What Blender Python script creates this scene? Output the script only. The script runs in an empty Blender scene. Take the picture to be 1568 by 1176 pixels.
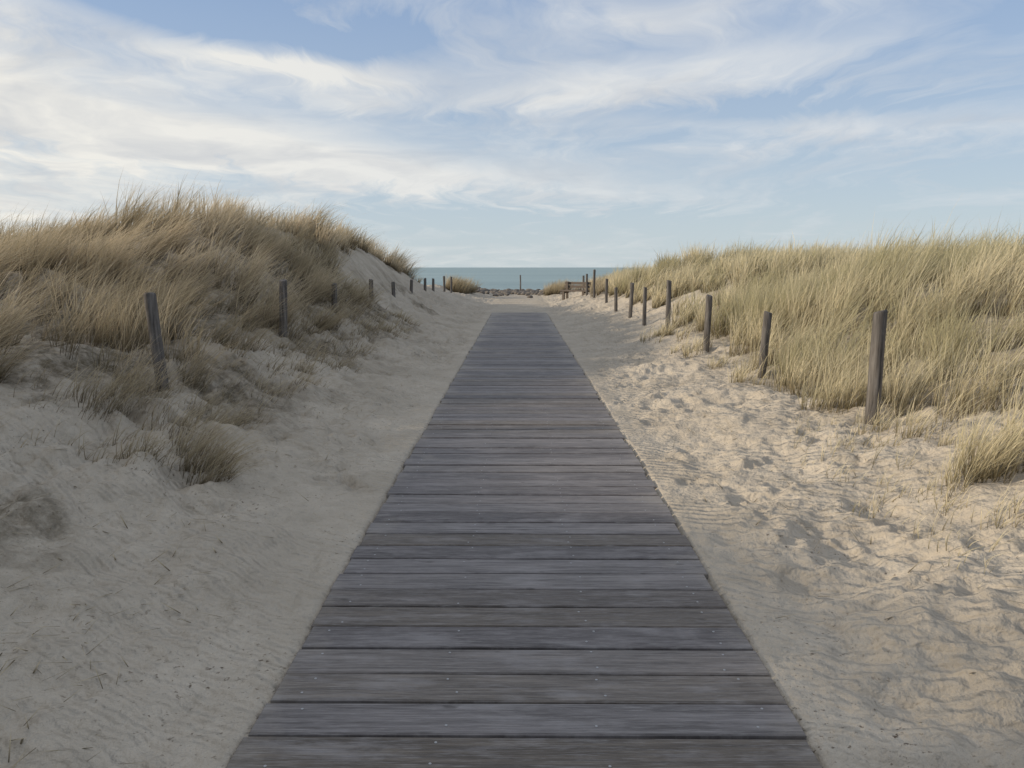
import bpy, math, random
import numpy as np
from mathutils import Vector, Matrix, Quaternion
rng = np.random.default_rng(7)
random.seed(7)
scene = bpy.context.scene
CX = 0.036   # boardwalk centre
SUN_EL, SUN_AZ = 17.0, -95.0   # degrees; azimuth clockwise from +Y

# ---------------------------------------------------------------- helpers
def hash2(ix, iy, seed):
    h = (ix.astype(np.int64)*374761393 + iy.astype(np.int64)*668265263 + seed*982451653) & 0xFFFFFFFF
    h = ((h ^ (h >> 13))*1274126177) & 0xFFFFFFFF
    h = h ^ (h >> 16)
    return (h & 0xFFFFFF)/float(0xFFFFFF)
def vnoise(x, y, seed=0):
    ix = np.floor(x); iy = np.floor(y)
    fx = x-ix; fy = y-iy
    fx = fx*fx*fx*(fx*(fx*6-15)+10); fy = fy*fy*fy*(fy*(fy*6-15)+10)
    a = hash2(ix, iy, seed); b = hash2(ix+1, iy, seed)
    c = hash2(ix, iy+1, seed); d = hash2(ix+1, iy+1, seed)
    return (a+(b-a)*fx)*(1-fy)+(c+(d-c)*fx)*fy - 0.5
def fbm(x, y, seed=0, o=4):
    s = 0; a = 1.0; f = 1.0
    for i in range(o):
        ca, sa = math.cos(i*1.1), math.sin(i*1.1)
        s = s + a*vnoise((x*ca-y*sa)*f+i*17.3, (x*sa+y*ca)*f-i*9.1, seed+i)
        a *= 0.5; f *= 2.03
    return s
def sstep(a, b, x):
    t = np.clip((x-a)/(b-a), 0, 1); return t*t*(3-2*t)

# ---------------------------------------------------------------- terrain
XC = np.array([-40,-20,-12,-8,-6.5,-5.5,-4.5,-3.5,-2.5,-1.6,-1,1,1.6,2.5,3.5,4.5,6,8,10,14,20,40.])
YC = np.array([-20,-6,1.0,3.5,6,10,14,18,24,30,36,44,55,80.])
T = np.array([
[1.5,1.6,1.9,2.2,2.2,1.9,1.4,.6,.25,.04,0, 0,.04,.2,.4,.6,.8,1.1,1.3,1.5,1.5,1.3],
[1.5,1.7,2.3,2.9,2.8,2.2,1.3,.55,.25,.05,0, 0,.05,.20,.36,.5,.7,1.0,1.2,1.4,1.4,1.2],  # left dune raised here, out of view, to shade the foreground
[1.5,1.7,2.3,2.9,2.8,2.2,1.3,.55,.25,.05,0, 0,.05,.20,.36,.5,.7,1.0,1.2,1.4,1.4,1.2],
[1.4,1.5,1.8,2.1,2.0,1.6,1.0,.55,.25,.05,0, 0,.05,.20,.36,.5,.7,1.0,1.2,1.4,1.4,1.2],
[1.0,1.0,1.0,.98,.95,.9,.80,.60,.26,.06,0, 0,.05,.22,.46,.66,.9,1.1,1.3,1.5,1.5,1.3],
[1.1,1.1,1.1,1.2,1.25,1.2,1.0,.66,.24,.06,0, 0,.04,.14,.36,.7,1.05,1.3,1.45,1.55,1.5,1.3],
[1.2,1.2,1.45,1.8,2.25,2.3,1.7,.80,.26,.05,0, 0,.04,.15,.42,.8,1.2,1.4,1.5,1.5,1.5,1.3],
[1.3,1.3,1.6,2.0,2.4,2.5,2.25,.87,.27,.05,0, 0,.04,.13,.34,.8,1.2,1.45,1.5,1.5,1.4,1.3],
[1.3,1.3,1.5,2.0,2.25,2.4,2.2,.87,.27,.05,0, 0,.04,.13,.36,.9,1.35,1.5,1.5,1.4,1.3,1.2],
[1.1,1.1,1.2,1.4,1.5,1.5,1.3,.70,.22,.04,0, 0,.04,.2,.5,1.1,1.4,1.5,1.5,1.4,1.3,1.1],
[.8,.8,.8,.8,.75,.72,.65,.5,.22,.03,0, 0,.03,.2,.5,.9,1.2,1.3,1.3,1.2,1.1,.9],
[.4,.4,.4,.4,.4,.42,.45,.4,.25,.05,0, 0,.03,.25,.4,.6,.8,.9,.9,.9,.8,.6],
[-.1,-.1,-.1,-.1,-.1,-.05,0,0,0,0,0, 0,0,0,.0,0,.0,.0,.0,.0,0,0],
[-2.2]*22])
st = 0.25
gx = np.arange(-40, 40.01, st); gy = np.arange(-20, 80.01, st)
tmp = np.array([np.interp(gx, XC, r) for r in T])
G = np.array([np.interp(gy, YC, tmp[:, i]) for i in range(len(gx))]).T  # [y,x]
def blur(G, k):
    P = np.pad(G, k, mode='edge'); out = np.zeros_like(G)
    for i in range(2*k+1): out += P[i:i+G.shape[0], k:k+G.shape[1]]
    out /= (2*k+1)
    P = np.pad(out, ((0,0),(k,k)), mode='edge'); o2 = np.zeros_like(G)
    for i in range(2*k+1): o2 += P[:, i:i+G.shape[1]]
    return o2/(2*k+1)
G = blur(G, 1); G = blur(G, 1)
Gy = G
for _ in range(3):
    P = np.pad(Gy, ((3,3),(0,0)), mode='edge'); Gy = sum(P[i:i+G.shape[0]] for i in range(7))/7.0
G = Gy
def sampleG(x, y):
    fx = np.clip((x+40)/st, 0, len(gx)-1.001); fy = np.clip((y+20)/st, 0, len(gy)-1.001)
    ix = fx.astype(int); iy = fy.astype(int); fx = fx-ix; fy = fy-iy
    return (G[iy,ix]*(1-fx)+G[iy,ix+1]*fx)*(1-fy)+(G[iy+1,ix]*(1-fx)+G[iy+1,ix+1]*fx)*fy
def H(x, y):
    x = np.asarray(x, float); y = np.asarray(y, float)
    z = sampleG(x, y)
    ax = np.abs(x-CX)
    off = sstep(1.0, 2.2, ax)
    off2 = sstep(1.0, 1.5, ax)
    duney = sstep(3.0, 6.0, ax)
    land = 1-sstep(52, 75, y)
    z = z + land*(duney*0.45*fbm(x*0.32, y*0.32, 3, 3) + off*0.14*fbm(x*0.9, y*0.7, 11, 3) )
    z = z + land*off2*0.075*fbm(x*2.6, y*2.2, 21, 4)
    # eroded slump ledges on the left bank
    bank = np.exp(-(((x+2.9)/.8)**2))*sstep(3.0,5.0,y)*(1-sstep(26,32,y))
    q = fbm(x*1.7, y*1.1, 51, 4)
    z = z + bank*(.24*np.abs(q)-.05 + .09*np.round(q*7)/7)
    qq = 1-np.abs(2*fbm(x*2.4+.9*y, y*2.0, 53, 3))
    z = z + bank*.09*(qq-.6)
    # scuffed, wind-worked surface: soft ridges
    r = 1-np.abs(2*fbm(x*3.6+.4*y, y*4.6, 41, 3))
    z = z + land*off2*0.046*(r-.6)*(.4+.6*sstep(-.25,.25,fbm(x*.8,y*.6,45,2)))
    r2 = 1-np.abs(2*fbm(x*9+.8*y, y*11, 47, 2))
    z = z + land*off2*0.012*(r2-.6)*(1-sstep(8,16,y))
    # board trench
    board = (1-sstep(0.90, 0.985, ax + 0.03*fbm(y*1.7, y*0.3, 5, 3)))*(1-sstep(26.6, 27.1, y))
    z = z - 0.055*board + 0.014*(1-board)*(1-sstep(0.96, 1.3, ax)) 
    z = z - np.clip(y-80, 0, 60)*0.07
    return z
# vegetation mask (0..1)
def left_b(y):  return np.interp(y, [-12,0,4,7,12,16.5,18.5,24,30,33,36], [-3.9,-3.9,-3.8,-3.5,-3.4,-3.35,-4.1,-4.3,-4.1,-4.0,-5.5])
def right_b(y): return np.interp(y, [-12,2,4,5.6,6.4,7.2,12,17,19,22,24,30,40], [3.9,3.6,3.5,3.7,3.35,2.95,3.05,3.2,3.6,3.8,3.5,3.2,3.5])
def vegmask(x, y):
    n = 0.7*fbm(x*0.9, y*0.9, 31, 3)
    l = sstep(0.0, 0.45, left_b(y)-x + n*0.5)
    r = sstep(0.0, 0.4, x-right_b(y) + n*0.45)
    m = np.where(x < 0, l, r)
    hole = np.exp(-(((x-4.2)/0.7)**2+((y-19.8)/2.0)**2))
    m = m*(1-sstep(.3,.7,hole))
    far = 1-sstep(34, 44, y)*np.where(x < 0, 1.0, 0.8)
    return m*far*(1-sstep(47,52,y))

def axis(pts):
    out = [pts[0][0]]
    for (a, s0), (b, s1) in zip(pts[:-1], pts[1:]):
        v = a
        while v < b-1e-6:
            s = s0+(s1-s0)*(v-a)/(b-a); v += s; out.append(min(v, b))
    return np.unique(np.round(np.array(out), 5))
xp = axis([(0,.3),(.8,.1),(.88,.025),(3.6,.028),(4.5,.04),(7,.1),(14,.25),(40,1.5),(200,20),(6000,800)])
xs = np.concatenate([-xp[::-1], xp[1:]])+CX
ys = np.concatenate([-axis([(0,.3),(12,.7),(40,3),(300,40),(3000,500)])[::-1][:-1], axis([(0,.1),(1.6,.02),(5,.025),(12,.06),(30,.15),(60,.5),(120,4),(400,40),(9000,1000)])])
XX, YY = np.meshgrid(xs, ys)
ZZ = H(XX, YY)
# footprints / churned sand
def stamp(fx, fy, ang, L, W, dep):
    r = L*1.7
    i0, i1 = np.searchsorted(xs, [fx-r, fx+r]); j0, j1 = np.searchsorted(ys, [fy-r, fy+r])
    if i1-i0 < 2 or j1-j0 < 2: return
    dx = XX[j0:j1, i0:i1]-fx; dy = YY[j0:j1, i0:i1]-fy
    u = (dx*math.cos(ang)+dy*math.sin(ang))/L; v = (-dx*math.sin(ang)+dy*math.cos(ang))/W
    u = u + 0.45*vnoise(dx*9+fx, dy*9+fy, 2); v = v+0.6*vnoise(dx*9-fx, dy*9-fy, 8)
    q = u*u+v*v
    ZZ[j0:j1, i0:i1] += -dep*np.exp(-(q**1.2)) + dep*0.6*np.exp(-((np.sqrt(q)-1.3)/0.28)**2)*(0.6+0.6*np.sin(ang*3+u*2))
cnt = 0
while cnt < 2600:
    fy = 1.2 + 28*random.random()**1.15; side = random.choice([-1, 1])
    fx = CX + side*(1.15+2.6*random.random())
    dens = 0.3+1.6*float(fbm(np.array(fx*0.6), np.array(fy*0.35), 77, 2))
    if side < 0 and fx > -2.0 and fy < 5: dens *= .5
    if random.random() > dens*1.1: continue
    stamp(fx, fy, random.gauss(math.pi/2, 1.0), random.uniform(.05,.16), random.uniform(.035,.085), random.uniform(.010,.036)*(1.5 if side < 0 else .85))
    cnt += 1
for _ in range(260):
    fy = random.uniform(27.5, 50); stamp(random.uniform(-2.4,2.6), fy, random.gauss(1.57,.6), .22, .12, .03)

def grid_mesh(name, XX, YY, ZZ, mat, attrs=None):
    ny, nx = XX.shape
    me = bpy.data.meshes.new(name)
    co = np.stack([XX, YY, ZZ], -1).reshape(-1, 3).astype(np.float32)
    idx = np.arange(nx*ny).reshape(ny, nx)
    q = np.stack([idx[:-1,:-1], idx[:-1,1:], idx[1:,1:], idx[1:,:-1]], -1).reshape(-1, 4)
    me.vertices.add(len(co)); me.vertices.foreach_set('co', co.ravel())
    me.loops.add(q.size); me.loops.foreach_set('vertex_index', q.ravel().astype(np.int32))
    me.polygons.add(len(q)); me.polygons.foreach_set('loop_start', np.arange(0, q.size, 4, dtype=np.int32))
    me.polygons.foreach_set('loop_total', np.full(len(q), 4, np.int32))
    me.polygons.foreach_set('use_smooth', np.ones(len(q), bool))
    me.update(calc_edges=True)
    if attrs is not None:
        for k, v in attrs.items():
            a = me.attributes.new(k, 'FLOAT', 'POINT'); a.data.foreach_set('value', v.ravel().astype(np.float32))
    me.materials.append(mat)
    ob = bpy.data.objects.new(name, me); scene.collection.objects.link(ob); return ob

# ---------------------------------------------------------------- material tools
def newmat(name):
    m = bpy.data.materials.new(name); m.use_nodes = True
    nt = m.node_tree; nt.nodes.clear(); return m, nt
def N(nt, typ, **kw):
    n = nt.nodes.new(typ)
    ins = kw.pop('ins', {})
    for k, v in kw.items(): setattr(n, k, v)
    for k, v in ins.items():
        if isinstance(v, bpy.types.NodeSocket): nt.links.new(v, n.inputs[k])
        else: n.inputs[k].default_value = v
    return n
def M(nt, op, a, b=None, c=None, clamp=False):
    n = nt.nodes.new('ShaderNodeMath'); n.operation = op; n.use_clamp = clamp
    for i, v in enumerate([a, b, c]):
        if v is None: continue
        if isinstance(v, bpy.types.NodeSocket): nt.links.new(v, n.inputs[i])
        else: n.inputs[i].default_value = v
    return n.outputs[0]
def MIX(nt, f, a, b, blend='MIX'):
    n = nt.nodes.new('ShaderNodeMix'); n.data_type = 'RGBA'; n.blend_type = blend
    for s, v in ((n.inputs[0], f), (n.inputs[6], a), (n.inputs[7], b)):
        if isinstance(v, bpy.types.NodeSocket): nt.links.new(v, s)
        else: s.default_value = v if not isinstance(v, tuple) or len(v) == 4 else (*v, 1)
    return n.outputs[2]
def MR(nt, v, a, b, c=0.0, d=1.0):
    n = N(nt, 'ShaderNodeMapRange', ins={0: v, 1: a, 2: b, 3: c, 4: d}); return n.outputs[0]
def noise(nt, vec, scale, detail=4, rough=.55, dist=0.0):
    return N(nt, 'ShaderNodeTexNoise', ins={'Vector': vec, 'Scale': scale, 'Detail': detail, 'Roughness': rough, 'Distortion': dist}).outputs[0]
def mapping(nt, vec, scale=(1,1,1), rot=(0,0,0), loc=(0,0,0)):
    return N(nt, 'ShaderNodeMapping', ins={'Vector': vec, 'Scale': scale, 'Rotation': rot, 'Location': loc}).outputs[0]

# sand
sand, nt = newmat('sand')
out = N(nt, 'ShaderNodeOutputMaterial')
tc = N(nt, 'ShaderNodeTexCoord').outputs['Object']
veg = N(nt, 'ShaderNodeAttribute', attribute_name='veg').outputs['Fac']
n1 = noise(nt, tc, 1.3, 5); n2 = noise(nt, tc, 9, 4, .55); n3 = noise(nt, tc, 220, 2, .7)
c = MIX(nt, MR(nt, n1, .35, .68), (.46,.395,.31), (.57,.495,.395))
c = MIX(nt, MR(nt, n2, .35, .75, 0, .35), c, (.36,.305,.235))
c = MIX(nt, MR(nt, n3, .52, .8, 0, .4), c, (.22,.175,.13))
spk = noise(nt, tc, 38, 3, .6)
c = MIX(nt, M(nt, 'MULTIPLY', MR(nt, spk, .62, .70), MR(nt, n1, .42, .62)), c, (.14,.105,.075))
# faint drifted organic streaks
stk = noise(nt, mapping(nt, tc, (7,2.2,1), (0,0,.9)), 1.0, 6, .7, .5)
c = MIX(nt, MR(nt, stk, .58, .8, 0, .5), c, (.23,.185,.13))
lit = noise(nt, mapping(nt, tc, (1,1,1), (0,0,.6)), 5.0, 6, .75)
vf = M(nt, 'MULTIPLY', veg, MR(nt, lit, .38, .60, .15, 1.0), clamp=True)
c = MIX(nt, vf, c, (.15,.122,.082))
rip = N(nt, 'ShaderNodeTexWave', wave_type='BANDS', bands_direction='Y', ins={'Vector': mapping(nt, tc, (1,1,1), (0,0,.45)), 'Scale': 3.8, 'Distortion': 6.0, 'Detail': 3.0, 'Detail Scale': .9, 'Detail Roughness': .55}).outputs[1]
ripm = M(nt, 'MULTIPLY', rip, MR(nt, noise(nt, tc, .9, 2), .38, .54, 0, 1))
h = M(nt, 'ADD', M(nt, 'MULTIPLY', ripm, .015), M(nt, 'MULTIPLY', n2, .05))
h = M(nt, 'ADD', h, M(nt, 'MULTIPLY', noise(nt, tc, 32, 4, .6), .013))
h = M(nt, 'ADD', h, M(nt, 'MULTIPLY', n3, .0012))
bp = N(nt, 'ShaderNodeBump', ins={'Height': h, 'Strength': 1.0, 'Distance': 1.0}).outputs[0]
b = N(nt, 'ShaderNodeBsdfPrincipled', ins={'Base Color': c, 'Roughness': .95, 'Normal': bp})
b.inputs['Specular IOR Level'].default_value = .15
nt.links.new(b.outputs[0], out.inputs[0])

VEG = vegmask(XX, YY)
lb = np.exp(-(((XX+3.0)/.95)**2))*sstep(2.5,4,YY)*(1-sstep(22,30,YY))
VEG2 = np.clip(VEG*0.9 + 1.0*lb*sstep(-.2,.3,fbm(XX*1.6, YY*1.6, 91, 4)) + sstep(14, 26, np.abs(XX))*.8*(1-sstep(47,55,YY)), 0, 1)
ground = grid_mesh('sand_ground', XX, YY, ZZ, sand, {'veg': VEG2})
print('ground verts', XX.size)

def zg(x, y):   # bilinear of final grid
    x = np.atleast_1d(x); y = np.atleast_1d(y)
    i = np.clip(np.searchsorted(xs, x)-1, 0, len(xs)-2); j = np.clip(np.searchsorted(ys, y)-1, 0, len(ys)-2)
    fx = (x-xs[i])/(xs[i+1]-xs[i]); fy = (y-ys[j])/(ys[j+1]-ys[j])
    return (ZZ[j,i]*(1-fx)+ZZ[j,i+1]*fx)*(1-fy)+(ZZ[j+1,i]*(1-fx)+ZZ[j+1,i+1]*fx)*fy

# ---------------------------------------------------------------- sea
sea, nt = newmat('sea_water')
out = N(nt, 'ShaderNodeOutputMaterial')
tc = N(nt, 'ShaderNodeTexCoord').outputs['Object']
w = noise(nt, mapping(nt, tc, (.25,1,1)), .35, 6, .6)
w2 = noise(nt, mapping(nt, tc, (.002,.012,1)), 1.0, 4, .6)
b = N(nt, 'ShaderNodeBsdfPrincipled', ins={'Base Color': MIX(nt, MR(nt, w2, .35, .65), (.23,.31,.31), (.32,.41,.40)), 'Roughness': .5,
      'Normal': N(nt, 'ShaderNodeBump', ins={'Height': w, 'Strength': 1.0, 'Distance': .8}).outputs[0]})
b.inputs['Specular IOR Level'].default_value = .3
nt.links.new(b.outputs[0], out.inputs[0])
sx = np.linspace(-9000, 9000, 30); sy = np.linspace(60, 9500, 30)
SX, SY = np.meshgrid(sx, sy)
grid_mesh('sea', SX, SY, np.full(SX.shape, -3.0), sea)

# ---------------------------------------------------------------- boardwalk
wood, nt = newmat('weathered_deck_wood')
out = N(nt, 'ShaderNodeOutputMaterial')
tc = N(nt, 'ShaderNodeTexCoord').outputs['Object']
pr = N(nt, 'ShaderNodeAttribute', attribute_name='rnd').outputs['Fac']
pr2 = N(nt, 'ShaderNodeAttribute', attribute_name='rnd2').outputs['Fac']
sh = N(nt, 'ShaderNodeCombineXYZ', ins={0: M(nt, 'MULTIPLY', pr, 37.0), 2: M(nt, 'MULTIPLY', pr2, 11.0)}).outputs[0]
v = N(nt, 'ShaderNodeVectorMath', operation='ADD', ins={0: tc, 1: sh}).outputs[0]
g1 = noise(nt, mapping(nt, v, (2.2, 48, 1)), 1.0, 7, .68, .5)
g2 = noise(nt, mapping(nt, v, (12, 170, 1)), 1.0, 4, .65)
g3 = noise(nt, mapping(nt, v, (2.4, 9, 1)), 1.0, 6, .68)
c = MIX(nt, pr, (.12,.102,.098), (.30,.268,.252))
c = MIX(nt, MR(nt, pr2, .5, 1, 0, .8), c, (.215,.172,.125))
c = MIX(nt, MR(nt, g1, .40, .62), MIX(nt, .58, c, (.034,.027,.024)), c)
c = MIX(nt, MR(nt, g2, .5, .72, 0, .5), c, (.40,.37,.345))
c = MIX(nt, MR(nt, g3, .5, .68, 0, .55), c, (.38,.35,.335))
knot = noise(nt, mapping(nt, v, (7, 16, 1)), 1.0, 2, .4)
c = MIX(nt, MR(nt, knot, .70, .78, 0, .6), c, (.05,.04,.033))
# fine machined grooves along each plank
sepx = N(nt, 'ShaderNodeSeparateXYZ', ins={0: tc})
grv = M(nt, 'SINE', M(nt, 'MULTIPLY', sepx.outputs[1], 2*math.pi/0.0095))
c = MIX(nt, MR(nt, grv, -1.0, -.2, .25, 0), c, (.03,.025,.022))
# sand dust
ds = noise(nt, tc, 1.1, 8, .75)
yy = MR(nt, sepx.outputs[1], 8, 27, 0, .2)
ax = MR(nt, M(nt, 'ABSOLUTE', M(nt, 'SUBTRACT', sepx.outputs[0], CX)), .6, .98, 0, .18)
thr = M(nt, 'ADD', M(nt, 'ADD', ds, yy), ax)
c = MIX(nt, MR(nt, thr, .62, .92, 0, .6), c, (.42,.365,.29))
hh = M(nt, 'ADD', M(nt, 'MULTIPLY', g1, .006), M(nt, 'MULTIPLY', g2, .002))
hh = M(nt, 'ADD', hh, M(nt, 'MULTIPLY', grv, .0004))
bp = N(nt, 'ShaderNodeBump', ins={'Height': hh, 'Strength': .7, 'Distance': 1.0}).outputs[0]
b = N(nt, 'ShaderNodeBsdfPrincipled', ins={'Base Color': c, 'Roughness': MR(nt, g3, .3, .7, .5, .75), 'Normal': bp})
b.inputs['Specular IOR Level'].default_value = .35
nt.links.new(b.outputs[0], out.inputs[0])
steel, nt = newmat('screw_steel')
out = N(nt, 'ShaderNodeOutputMaterial')
b = N(nt, 'ShaderNodeBsdfPrincipled', ins={'Base Color': (.42,.41,.40,1), 'Roughness': .5, 'Metallic': .3})
nt.links.new(b.outputs[0], out.inputs[0])

V=[]; F=[]; MI=[]; R1=[]; R2=[]
def addbox(cx, cy, cz, sx, sy, sz, rz, bev, r, r2, mi=0):
    base = len(V); hx, hy, hz = sx/2, sy/2, sz/2
    ring = [(-hx,-hy),(hx,-hy),(hx,hy),(-hx,hy)]
    ringi = [(-hx+bev,-hy+bev),(hx-bev,-hy+bev),(hx-bev,hy-bev),(-hx+bev,hy-bev)]
    ca, sa = math.cos(rz), math.sin(rz)
    for rr, z in ((ring,-hz),(ring,hz-bev),(ringi,hz)):
        for (a, b_) in rr:
            V.append((cx+a*ca-b_*sa, cy+a*sa+b_*ca, cz+z)); R1.append(r); R2.append(r2)
    for l in (0, 4):
        for i in range(4):
            j = (i+1) % 4; F.append((base+l+i, base+l+j, base+l+4+j, base+l+4+i)); MI.append(mi)
    F.append((base+8, base+9, base+10, base+11)); MI.append(mi)
    F.append((base+3, base+2, base+1, base)); MI.append(mi)
y = -4.0
while y < 26.85:
    wd = 0.2
    r = random.random(); r2 = random.random()
    ln = 1.90+random.gauss(0, .009); dz = random.gauss(0, .002); rz = random.gauss(0, .002)
    gap = random.uniform(.011, .021)
    addbox(CX+random.gauss(0,.007), y+wd/2, .015+dz, ln, wd-gap, .03, rz, .005, r, r2)
    if y < 9:
        for fx in (-.83, -.30, .26, .81):
            for sy_ in (.045, .155):
                if random.random() < .3: continue
                cx_ = CX+fx+random.gauss(0,.015); cy_ = y+sy_+random.gauss(0,.008); n0 = len(V); rad=.005
                for k in range(8):
                    V.append((cx_+rad*math.cos(k*math.pi/4), cy_+rad*math.sin(k*math.pi/4), .0315+dz)); R1.append(0); R2.append(0)
                for k in range(8):
                    V.append((cx_+rad*math.cos(k*math.pi/4), cy_+rad*math.sin(k*math.pi/4), .028)); R1.append(0); R2.append(0)
                F.append(tuple(n0+k for k in range(8))); MI.append(1)
                for k in range(8):
                    F.append((n0+8+k, n0+8+(k+1)%8, n0+(k+1)%8, n0+k)); MI.append(1)
    y += wd
for jx in (-.83,-.30,.26,.81):
    addbox(CX+jx, 11.42, -.025, .07, 30.8, .045, 0, .002, .2, .5)
me = bpy.data.meshes.new('wooden_boardwalk'); me.from_pydata(V, [], F)
me.polygons.foreach_set('material_index', MI)
for nme, dat in (('rnd', R1), ('rnd2', R2)):
    a = me.attributes.new(nme, 'FLOAT', 'POINT'); a.data.foreach_set('value', np.array(dat, np.float32))
me.materials.append(wood); me.materials.append(steel)
ob = bpy.data.objects.new('wooden_boardwalk', me); scene.collection.objects.link(ob)

# ---------------------------------------------------------------- grass
def grassmat(name, basec, tipc, altc, dark):
    m, nt = newmat(name)
    out = N(nt, 'ShaderNodeOutputMaterial')
    a = N(nt, 'ShaderNodeAttribute', attribute_name='gcol')
    s = N(nt, 'ShaderNodeSeparateColor', ins={0: a.outputs['Color']})
    t, r, cl = s.outputs[0], s.outputs[1], s.outputs[2]
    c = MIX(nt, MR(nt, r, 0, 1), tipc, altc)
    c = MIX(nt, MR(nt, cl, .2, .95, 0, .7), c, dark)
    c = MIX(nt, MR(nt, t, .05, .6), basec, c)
    d = N(nt, 'ShaderNodeBsdfDiffuse', ins={'Color': c})
    tr = N(nt, 'ShaderNodeBsdfTranslucent', ins={'Color': c})
    mx = N(nt, 'ShaderNodeMixShader', ins={0: .35, 1: d.outputs[0], 2: tr.outputs[0]})
    nt.links.new(mx.outputs[0], out.inputs[0]); return m
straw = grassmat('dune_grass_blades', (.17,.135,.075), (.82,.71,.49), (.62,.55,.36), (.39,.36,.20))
strawL = grassmat('dune_grass_blades_painted_shade', (.115,.092,.06), (.84,.71,.52), (.60,.50,.34), (.31,.26,.16))  # blade copy with left-side shade put into darker base and clump colours

def build_grass(name, root, L, az, tilt, wind, bend, width, crnd, mat, K=4):
    n = len(L)
    d0 = np.stack([np.sin(tilt)*np.cos(az), np.sin(tilt)*np.sin(az), np.cos(tilt)], -1)
    s = np.linspace(0, 1, K+1)
    w3 = np.stack([wind[:,0], wind[:,1], -0.35*np.hypot(wind[:,0], wind[:,1])], -1)
    P = root[:,None,:] + L[:,None,None]*(s[None,:,None]*d0[:,None,:] + (s**2.2)[None,:,None]*(w3*bend[:,None])[:,None,:])
    fa = rng.uniform(0, 2*np.pi, n)
    side = np.stack([np.cos(fa), np.sin(fa), np.zeros(n)], -1)
    wprof = np.array([.8, 1.0, .85, .5, 0])[:K+1] if K == 4 else np.array([.85,1.0,.65,0])
    A = P[:, :K] - side[:,None,:]*(width[:,None]*wprof[None,:K])[:,:,None]*.5
    B = P[:, :K] + side[:,None,:]*(width[:,None]*wprof[None,:K])[:,:,None]*.5
    verts = np.concatenate([np.stack([A, B], 2).reshape(n, 2*K, 3), P[:, K:K+1]], 1)
    nv = 2*K+1
    quads = np.array([[2*k, 2*k+1, 2*k+3, 2*k+2] for k in range(K-1)])
    tri = np.array([2*K-2, 2*K-1, 2*K])
    off = (np.arange(n)*nv)
    ql = (off[:,None,None]+quads[None]).reshape(n, -1)
    tl = off[:,None]+tri[None]
    loops = np.concatenate([ql, tl], 1).ravel().astype(np.int32)
    tot = np.tile(np.array([4]*(K-1)+[3], np.int32), n)
    start = np.concatenate([[0], np.cumsum(tot)[:-1]]).astype(np.int32)
    me = bpy.data.meshes.new(name)
    me.vertices.add(n*nv); me.vertices.foreach_set('co', verts.astype(np.float32).ravel())
    me.loops.add(len(loops)); me.loops.foreach_set('vertex_index', loops)
    me.polygons.add(len(tot)); me.polygons.foreach_set('loop_start', start); me.polygons.foreach_set('loop_total', tot)
    me.update(calc_edges=True)
    tt = np.concatenate([np.repeat(s[:K], 2), [1.0]])
    col = np.ones((n, nv, 4), np.float32)
    col[:,:,0] = tt[None]; col[:,:,1] = rng.uniform(0,1,n)[:,None]; col[:,:,2] = crnd[:,None]
    a = me.attributes.new('gcol', 'FLOAT_COLOR', 'POINT'); a.data.foreach_set('color', col.ravel())
    me.materials.append(mat)
    ob = bpy.data.objects.new(name, me); scene.collection.objects.link(ob)
    print(name, n, 'blades'); return ob

def clumps_to_blades(cx, cy, nb, rad, hgt, lean, windx, windy, wmul=1.0):
    idx = np.repeat(np.arange(len(cx)), nb)
    n = len(idx)
    a = rng.uniform(0, 2*np.pi, n); rr = np.sqrt(rng.uniform(0,1,n))*rad[idx]
    x = cx[idx]+np.cos(a)*rr; y = cy[idx]+np.sin(a)*rr
    z = zg(x, y)-.02
    L = hgt[idx]*rng.uniform(.5, 1.08, n)*np.where(rng.uniform(0,1,n)<.05, 1.25, 1.0)
    az = a + rng.normal(0, .7, n)
    tilt = np.abs(rng.normal(0, .14, n)) + .25*rr/rad[idx]*rng.uniform(.2, 1, n)
    lx = np.sin(tilt)*np.cos(az)+lean[idx]; ly = np.sin(tilt)*np.sin(az)
    az = np.arctan2(ly, lx); tilt = np.arcsin(np.clip(np.hypot(lx, ly), 0, .9))
    wind = np.stack([windx[idx]+rng.normal(0,.28,n), windy[idx]+rng.normal(0,.28,n)], -1)
    bend = rng.uniform(.3, 1.1, n)
    dist = np.hypot(x, y)
    width = rng.uniform(.0038, .0068, n)*np.clip(dist/8, .85, 2.6)*wmul
    return np.stack([x,y,z], -1), L, az, tilt, wind, bend, width, idx

def zone(xr, yr, dens):
    n = int((xr[1]-xr[0])*(yr[1]-yr[0])*dens)
    x = rng.uniform(*xr, n); y = rng.uniform(*yr, n)
    m = vegmask(x, y)
    gaps = .35+1.7*sstep(-.22, .25, fbm(x*1.5, y*1.5, 55, 2))
    keep = rng.uniform(0, 1, n) < m*gaps
    return x[keep], y[keep]

def dune(name, xr, yr, dens, nbk, hscale, wx, lean, mat, wmul=1.0, K=4):
    x, y = zone(xr, yr, dens)
    k = len(x)
    hn = fbm(x*.6, y*.6, 63, 3)
    edge = vegmask(x, y)
    hgt = hscale*(.86+.55*hn+rng.normal(0,.11,k))*(.74+.26*edge)
    nb = np.clip((nbk*rng.uniform(.5, 1.3, k)), 8, 200).astype(int)
    rad = rng.uniform(.06, .17, k)
    gust = fbm(x*.5+5, y*.5, 71, 2)
    r = clumps_to_blades(x, y, nb, rad, hgt, lean+.25*gust+rng.normal(0,.06,k), wx*(1+1.2*gust), -.12+.4*fbm(x*.6, y*.6, 72, 2), wmul)
    idx = r[-1]
    cr = np.clip(.42+1.4*fbm(x*.9, y*.9, 64, 2)+rng.normal(0,.30,k), 0, 1)
    build_grass(name, *r[:7], cr[idx], mat, K)

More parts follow.
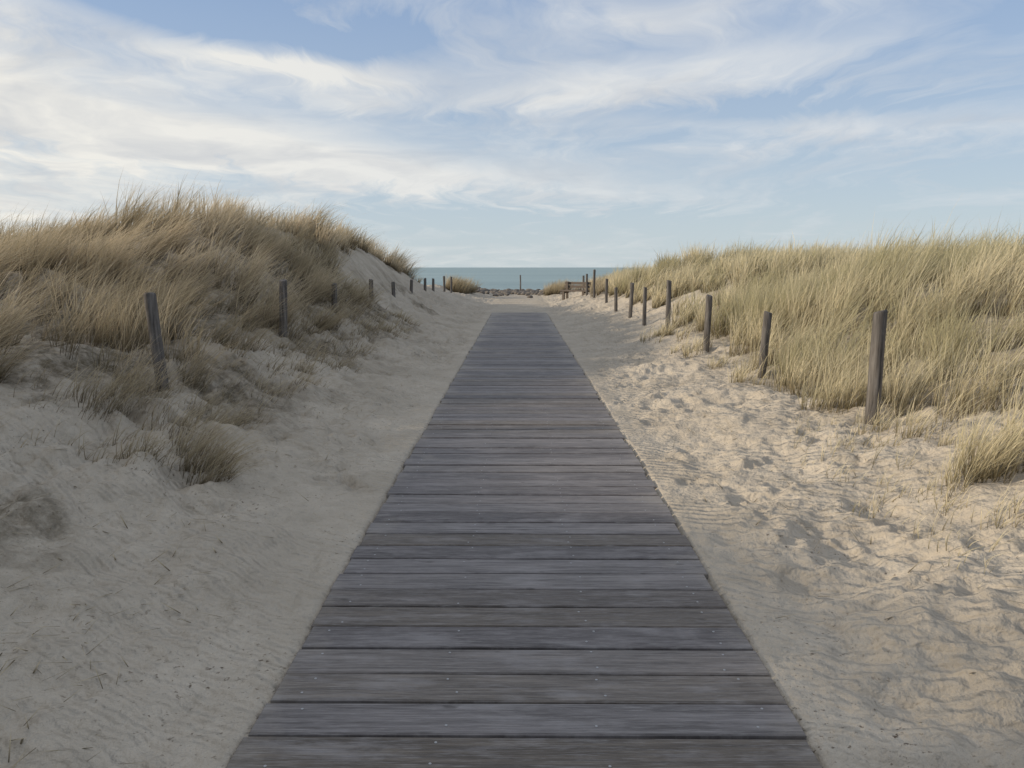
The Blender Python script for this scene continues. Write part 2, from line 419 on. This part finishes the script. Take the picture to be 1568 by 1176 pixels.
f = np.float64
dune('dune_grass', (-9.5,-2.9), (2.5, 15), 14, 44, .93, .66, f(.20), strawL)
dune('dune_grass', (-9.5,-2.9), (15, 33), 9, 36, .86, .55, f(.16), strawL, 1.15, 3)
dune('dune_grass', (2.8, 10.5), (2.5, 15), 15, 42, .96, .26, f(.03), straw)
dune('dune_grass', (2.8, 13), (15, 34), 8, 34, .86, .32, f(.06), straw, 1.2, 3)
dune('dune_grass', (-22,-9.5), (-6, 36), 1.3, 34, .8, .6, f(.2), strawL, 2.4, 3)
dune('dune_grass', (10.5, 15), (4, 15), 5, 36, .85, .35, f(.08), straw, 1.5, 3)
dune('dune_grass', (13, 26), (-4, 38), 1.2, 34, .8, .4, f(.1), straw, 2.4, 3)
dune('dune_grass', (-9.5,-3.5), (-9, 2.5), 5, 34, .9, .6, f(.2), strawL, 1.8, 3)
dune('dune_grass', (3.4, 12.5), (-8, 2.5), 4, 34, .8, .4, f(.1), straw, 1.8, 3)
dune('dune_grass', (3.2, 18), (34, 50), 3, 34, .8, .4, f(.1), straw, 1.4, 3)

# individual tufts: x,y,radius,height,blades
def tufts(name, lst, mat, wx, lean, crv=.4, wmul=1.0):
    A = np.array(lst, float)
    r = clumps_to_blades(A[:,0], A[:,1], A[:,4].astype(int), A[:,2], A[:,3], np.full(len(A), lean), np.full(len(A), wx), np.full(len(A), -.15), wmul)
    idx = r[-1]
    build_grass(name, *r[:7], np.clip(crv+rng.normal(0,.2,len(A)), 0, 1)[idx], mat)
Lt = [(-2.18,5.15,.16,.44,170),(-2.05,5.0,.12,.36,110),(-2.3,5.35,.15,.45,140),(-2.45,5.6,.17,.4,110),(-2.5,4.95,.12,.3,50),(-2.7,5.8,.2,.4,60),(-2.6,6.3,.2,.4,50)]
for _ in range(260):
    yy_ = 4.8+13*random.random()**1.2; Lt.append((-2.4-abs(random.gauss(0,.6))-.05*random.random(), yy_, random.uniform(.08,.28), random.uniform(.12,.40), random.randint(4,24)))
for _ in range(45):
    yy_ = 5.5+11*random.random(); Lt.append((-3.2-abs(random.gauss(0,.25)), yy_, random.uniform(.1,.2), random.uniform(.4,.75), random.randint(25,60)))
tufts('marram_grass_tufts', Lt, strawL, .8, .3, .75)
Rt = [(2.92,4.72,.15,.60,190),(3.0,4.85,.12,.58,110),(3.2,4.8,.12,.58,110),(2.75,4.65,.1,.42,60),(3.12,7.75,.14,.75,120),(3.0,8.1,.12,.7,90),(2.8,7.1,.15,.5,90),(2.95,7.0,.13,.6,90),(3.1,6.9,.12,.65,90),(3.3,6.5,.12,.7,90),(3.5,6.1,.14,.75,90),(3.2,5.7,.1,.4,40),
      (3.3,4.3,.15,.62,130),(3.2,4.0,.12,.5,90),(2.65,3.35,.12,.3,16),(3.45,5.1,.15,.65,110)]
for _ in range(60):
    yy_ = random.uniform(3.2, 16); Rt.append((3.0-abs(random.gauss(0,.18)) + (.15 if yy_ < 6 else 0), yy_, random.uniform(.05,.16), random.uniform(.18,.5), random.randint(8,34)))
for _ in range(60):
    Rt.append((random.uniform(2.1,3.1), random.uniform(3.3,6.8), random.uniform(.06,.16), random.uniform(.1,.28), random.randint(4,14)))
tufts('marram_grass_tufts', Rt, straw, .35, .08, .15)
Ft = [(-3.1+random.gauss(0,.35), 40+random.gauss(0,.9), .25, .9, 90) for _ in range(16)] + \
     [(2.15+random.gauss(0,.32), 43+random.gauss(0,.8), .22, .85, 90) for _ in range(16)] + \
     [(random.uniform(3.0,4.2), random.uniform(30,42), .25, .75, 60) for _ in range(18)]
tufts('marram_grass_tufts', Ft, strawL, .4, .1, .8, 1.3)

# litter: straws lying on the sand, darkened to stand for shadow marks too
n = 11000
lx_ = np.where(rng.uniform(0,1,n) < .65, -1.15-np.abs(rng.normal(0,1.5,n))-.1, 1.15+np.abs(rng.normal(0,1.2,n)))
ly_ = 1.6+18*rng.uniform(0,1,n)**1.2
keep = rng.uniform(0,1,n) < (.07+.93*sstep(1.3,2.6,np.abs(lx_)))*(.2+1.7*sstep(-.1,.3,fbm(lx_*1.2,ly_*1.2,99,2)))
lx_, ly_ = lx_[keep], ly_[keep]; n = len(lx_)
root = np.stack([lx_, ly_, zg(lx_, ly_)+.010], -1)
build_grass('grass_litter', root, rng.uniform(.03,.18,n), rng.uniform(0,6.28,n), rng.uniform(1.2,1.55,n), np.zeros((n,2)), np.zeros(n), rng.uniform(.003,.008,n), rng.uniform(.6,1,n), strawL)

# ---------------------------------------------------------------- fence posts
pw, nt = newmat('weathered_post_wood')
out = N(nt, 'ShaderNodeOutputMaterial')
tc = N(nt, 'ShaderNodeTexCoord').outputs['Object']
g = noise(nt, mapping(nt, tc, (30,30,2.2)), 1.0, 5, .65, .4); g2 = noise(nt, tc, 6, 3)
c = MIX(nt, MR(nt, g, .35, .68), (.045,.038,.034), (.21,.19,.17))
c = MIX(nt, MR(nt, g2, .5, .75, 0, .5), c, (.085,.065,.045))
b = N(nt, 'ShaderNodeBsdfPrincipled', ins={'Base Color': c, 'Roughness': .85, 'Normal': N(nt, 'ShaderNodeBump', ins={'Height': g, 'Strength': .8, 'Distance': .01}).outputs[0]})
nt.links.new(b.outputs[0], out.inputs[0])
def post(x, y, ztop, r=.05, lx=0, ly=0, name='fence_post'):
    z0 = float(zg(x, y)[0])-.35; hgt = ztop-z0
    seg = 14; Vv=[]; Ff=[]; ph = random.uniform(0,6)
    zz = list(np.linspace(0, hgt-.02, 8))+[hgt-.006, hgt]
    sc = [1.05,1.04,1.03,1.02,1.0,1.0,.99,.98,.93,.78]
    for zi, s_ in zip(zz, sc):
        for k in range(seg):
            a = 2*math.pi*k/seg; rr = r*s_*(1+.06*math.sin(3*a+ph)+.03*math.sin(7*a+ph*2+zi*2)+random.gauss(0,.012))
            t = zi/hgt
            Vv.append((rr*math.cos(a)+lx*t+.008*math.sin(zi*3+ph), rr*math.sin(a)+ly*t, zi + (0.012*math.cos(a+ph) if zi > hgt-.03 else 0)))
    for l in range(len(zz)-1):
        for k in range(seg):
            k2 = (k+1)%seg; Ff.append((l*seg+k, l*seg+k2, (l+1)*seg+k2, (l+1)*seg+k))
    Ff.append(tuple((len(zz)-1)*seg+k for k in range(seg)))
    me = bpy.data.meshes.new(name); me.from_pydata(Vv, [], Ff); me.materials.append(pw)
    for p in me.polygons: p.use_smooth = len(p.vertices) == 4
    o = bpy.data.objects.new(name, me); o.location = (x, y, z0); scene.collection.objects.link(o)
for (x,y,zt,r,lx,ly) in [(3.0,6.46,1.24,.056,.03,0),(3.0,9.43,1.06,.05,.04,0),(3.0,12.25,1.16,.05,.01,0),(3.0,15.4,1.34,.048,-.02,0),(3.0,18.3,1.13,.046,-.01,0),
      (3.0,20.7,1.18,.05,.03,0),(3.02,24,.98,.05,0,0),(3.05,26.8,1.2,.05,0,0),(3.03,31,1.5,.05,0,0),(3.0,34,1.3,.05,0,0),(3.1,37,1.2,.05,0,0),(3.3,2.6,1.15,.054,0,0),(3.3,-.5,1.15,.054,0,0),
      (-3.32,7.1,1.36,.054,-.07,0),(-3.35,10.9,1.42,.055,.03,0),(-3.4,14.2,1.3,.05,.02,0),(-3.4,17.9,1.32,.05,0,0),(-3.4,21,1.2,.05,0,0),(-3.42,24.7,1.2,.05,.02,0),
      (-3.4,28.2,1.2,.05,0,0),(-3.4,31,1.15,.05,0,0),(-3.3,34.5,1.2,.05,0,0),(-3.2,37,1.15,.05,0,0),(-3.6,3.4,1.3,.054,0,0)]:
    post(x, y, zt, r, lx, ly)
post(.13, 50, 1.1, .045, 0, 0, 'marker_pole')

# ---------------------------------------------------------------- bench
bw, nt = newmat('bench_wood')
out = N(nt, 'ShaderNodeOutputMaterial')
tc = N(nt, 'ShaderNodeTexCoord').outputs['Object']
g = noise(nt, mapping(nt, tc, (3,40,40)), 1.0, 4, .6)
b = N(nt, 'ShaderNodeBsdfPrincipled', ins={'Base Color': MIX(nt, g, (.06,.045,.035), (.20,.155,.12)), 'Roughness': .8})
nt.links.new(b.outputs[0], out.inputs[0])
bench = bpy.data.objects.new('park_bench', None); scene.collection.objects.link(bench)
def bpart(name, boxes):
    global V, F, MI, R1, R2
    V=[]; F=[]; MI=[]; R1=[]; R2=[]
    for bx in boxes: addbox(*bx, 0, .006, 0, 0)
    me = bpy.data.meshes.new(name); me.from_pydata(V, [], F); me.materials.append(bw)
    o = bpy.data.objects.new(name, me); scene.collection.objects.link(o); o.parent = bench
bpart('seat', [(0,-.14+i*.14,.44,1.3,.12,.06) for i in range(3)])
bpart('backrest', [(0,.25,.62,1.3,.045,.12),(0,.28,.77,1.3,.045,.12)])
for i, lx in enumerate((-.5,.5)):
    bpart('leg_%d'%(i+1), [(lx,-.14,.11,.1,.09,.60),(lx,.2,.3,.1,.07,1.1),(lx,.03,.37,.08,.26,.06)])
bx_, by_ = 2.55, 35
bench.location = (bx_, by_, float(zg(bx_, by_)[0])-.15); bench.rotation_euler = (0,0,math.radians(-32))

# ---------------------------------------------------------------- rocks at the beach crossing
rk, nt = newmat('dark_rock')
out = N(nt, 'ShaderNodeOutputMaterial')
tc = N(nt, 'ShaderNodeTexCoord').outputs['Object']
g = noise(nt, tc, 4, 5)
b = N(nt, 'ShaderNodeBsdfPrincipled', ins={'Base Color': MIX(nt, g, (.05,.043,.037), (.26,.22,.18)), 'Roughness': .9})
nt.links.new(b.outputs[0], out.inputs[0])
import bmesh
bm = bmesh.new()
for i in range(330):
    x = random.uniform(-3.4, 2.4); y = 48+random.gauss(0,2.3)
    m = bmesh.ops.create_icosphere(bm, subdivisions=2, radius=random.uniform(.06,.18))
    sc = Vector((random.uniform(.8,1.9), random.uniform(.7,1.2), random.uniform(.35,.75))); rot = Matrix.Rotation(random.uniform(0,6),3,'Z')
    z = float(zg(x, y)[0])
    for v_ in m['verts']:
        p = v_.co*1.0
        p *= 1+.25*math.sin(p.x*17+i)*math.cos(p.y*19-i)
        p = Vector((p.x*sc.x, p.y*sc.y, p.z*sc.z)); p = rot@p
        v_.co = p+Vector((x, y, z+.05))
me = bpy.data.meshes.new('rock_pile'); bm.to_mesh(me); bm.free(); me.materials.append(rk)
o = bpy.data.objects.new('rock_pile', me); scene.collection.objects.link(o)

# ---------------------------------------------------------------- world
world = bpy.data.worlds.new('World'); scene.world = world; world.use_nodes = True
nt = world.node_tree; nt.nodes.clear()
out = N(nt, 'ShaderNodeOutputWorld')
sky = N(nt, 'ShaderNodeTexSky', sky_type='NISHITA', sun_disc=False)
sky.sun_elevation = math.radians(SUN_EL); sky.sun_rotation = math.radians(SUN_AZ)
sky.air_density = 1.0; sky.dust_density = .6; sky.ozone_density = 3.0; sky.altitude = 0
skyb = N(nt, 'ShaderNodeBackground', ins={'Color': sky.outputs[0], 'Strength': .13})
g = N(nt, 'ShaderNodeTexCoord').outputs['Generated']
s = N(nt, 'ShaderNodeSeparateXYZ', ins={0: g}); X_, Y_, Z_ = s.outputs
u = M(nt, 'ARCTAN2', X_, Y_); vz = Z_
zz = M(nt, 'ADD', M(nt, 'MAXIMUM', Z_, 0.0), .10)
pl = N(nt, 'ShaderNodeCombineXYZ', ins={0: M(nt, 'DIVIDE', X_, zz), 1: M(nt, 'DIVIDE', Y_, zz)}).outputs[0]
wn = N(nt, 'ShaderNodeTexNoise', ins={'Vector': pl, 'Scale': .7, 'Detail': 4})
wv = N(nt, 'ShaderNodeVectorMath', operation='SCALE', ins={0: N(nt, 'ShaderNodeVectorMath', operation='SUBTRACT', ins={0: wn.outputs[1], 1: (.5,.5,.5)}).outputs[0], 'Scale': 1.8}).outputs[0]
pw_ = N(nt, 'ShaderNodeVectorMath', operation='ADD', ins={0: pl, 1: wv}).outputs[0]
na = noise(nt, mapping(nt, pw_, (1.2,.9,1), (0,0,.5)), 1.0, 9, .62)
nb_ = noise(nt, mapping(nt, pw_, (3.6,1.0,1), (0,0,-1.1)), 1.0, 8, .62)
tot = M(nt, 'ADD', M(nt, 'MULTIPLY', na, .55), M(nt, 'MULTIPLY', nb_, .45))
uw = M(nt, 'ADD', u, M(nt, 'MULTIPLY', M(nt, 'SUBTRACT', na, .5), .25))
vw = M(nt, 'ADD', vz, M(nt, 'MULTIPLY', M(nt, 'SUBTRACT', nb_, .5), .07))
def band(u0, v0, slope, hu, hv, amp):
    du = M(nt, 'SUBTRACT', uw, u0)
    dv = M(nt, 'SUBTRACT', M(nt, 'SUBTRACT', vw, v0), M(nt, 'MULTIPLY', du, slope))
    q = M(nt, 'ADD', M(nt, 'POWER', M(nt, 'ABSOLUTE', M(nt, 'DIVIDE', du, hu)), 2.0), M(nt, 'POWER', M(nt, 'ABSOLUTE', M(nt, 'DIVIDE', dv, hv)), 2.0))
    return M(nt, 'MULTIPLY', M(nt, 'EXPONENT', M(nt, 'MULTIPLY', q, -1.0)), amp)
bands = [(-.28,.128,-.09,.44,.026,.36),(-.62,.19,-.05,.25,.06,.24),(-.25,.232,-.05,.14,.013,.28),(-.55,.255,-.1,.2,.02,.18),(.15,.215,.10,.42,.028,.24),
         (.45,.155,-.05,.32,.022,.18),(.35,.31,.1,.35,.03,.20),(0,.33,-.3,.2,.02,.12),(-.36,.275,0,.14,.03,-.20),(-.17,.265,.1,.10,.02,-.18),(.58,.25,0,.12,.03,-.16),(-.65,.06,0,.35,.09,.28),(.3,.185,0,.3,.012,-.16),(.1,.06,0,.7,.03,-.10),(-.2,.18,-.05,.25,.012,-.10)]
acc = None
for bb in bands:
    q = band(*bb); acc = q if acc is None else M(nt, 'ADD', acc, q)
acc = M(nt, 'ADD', acc, MR(nt, Z_, .33, .6, 0, .14))  # denser cloud overhead, out of view, added for brighter ambient light
dens = MR(nt, M(nt, 'ADD', tot, acc), .45, .80, 0, 1)
# thin cirrostratus veil over everything
veil = N(nt, 'ShaderNodeBackground', ins={'Color': MIX(nt, MR(nt, Z_, 0, .32), (.58,.66,.70), (.33,.45,.67)), 'Strength': 1.0})
base = N(nt, 'ShaderNodeMixShader', ins={0: MR(nt, Z_, 0, .35, .88, .68), 1: skyb.outputs[0], 2: veil.outputs[0]})
warm = MR(nt, u, -.8, .4, 0, 1)
ccol = MIX(nt, warm, (.95,.91,.82), (.71,.74,.77))
# self-shaded grey undersides inside the thicker cloud
ccol = MIX(nt, MR(nt, noise(nt, mapping(nt, pw_, (1.6,1.6,1), (0,0,.2), (4,2,0)), 1.0, 6, .55), .42, .66, 0, .55), ccol, (.50,.53,.58))
cb = N(nt, 'ShaderNodeBackground', ins={'Color': ccol, 'Strength': 1.0})
mx = N(nt, 'ShaderNodeMixShader', ins={0: M(nt, 'MULTIPLY', dens, .94), 1: base.outputs[0], 2: cb.outputs[0]})
nt.links.new(mx.outputs[0], out.inputs[0])

# ---------------------------------------------------------------- sun
sd = Vector((math.sin(math.radians(SUN_AZ))*math.cos(math.radians(SUN_EL)), math.cos(math.radians(SUN_AZ))*math.cos(math.radians(SUN_EL)), math.sin(math.radians(SUN_EL))))
sl = bpy.data.lights.new('sun', 'SUN'); sl.energy = 3.5; sl.angle = math.radians(1.2); sl.color = (1.0,.87,.68)
so = bpy.data.objects.new('sun', sl); so.rotation_euler = sd.to_track_quat('Z','Y').to_euler(); so.location = (-20,10,20); scene.collection.objects.link(so)

# ---------------------------------------------------------------- camera
cam = bpy.data.cameras.new('camera'); cam.sensor_width = 36; cam.lens = 36*1178/1568
cam.clip_start = .05; cam.clip_end = 30000
co = bpy.data.objects.new('camera', cam); co.location = (0,0,1.6)
co.rotation_euler = (math.radians(90-8.64), 0, math.radians(.47)); scene.collection.objects.link(co)
scene.camera = co
scene.view_settings.view_transform = 'Standard'; scene.view_settings.look = 'None'; scene.view_settings.exposure = 0
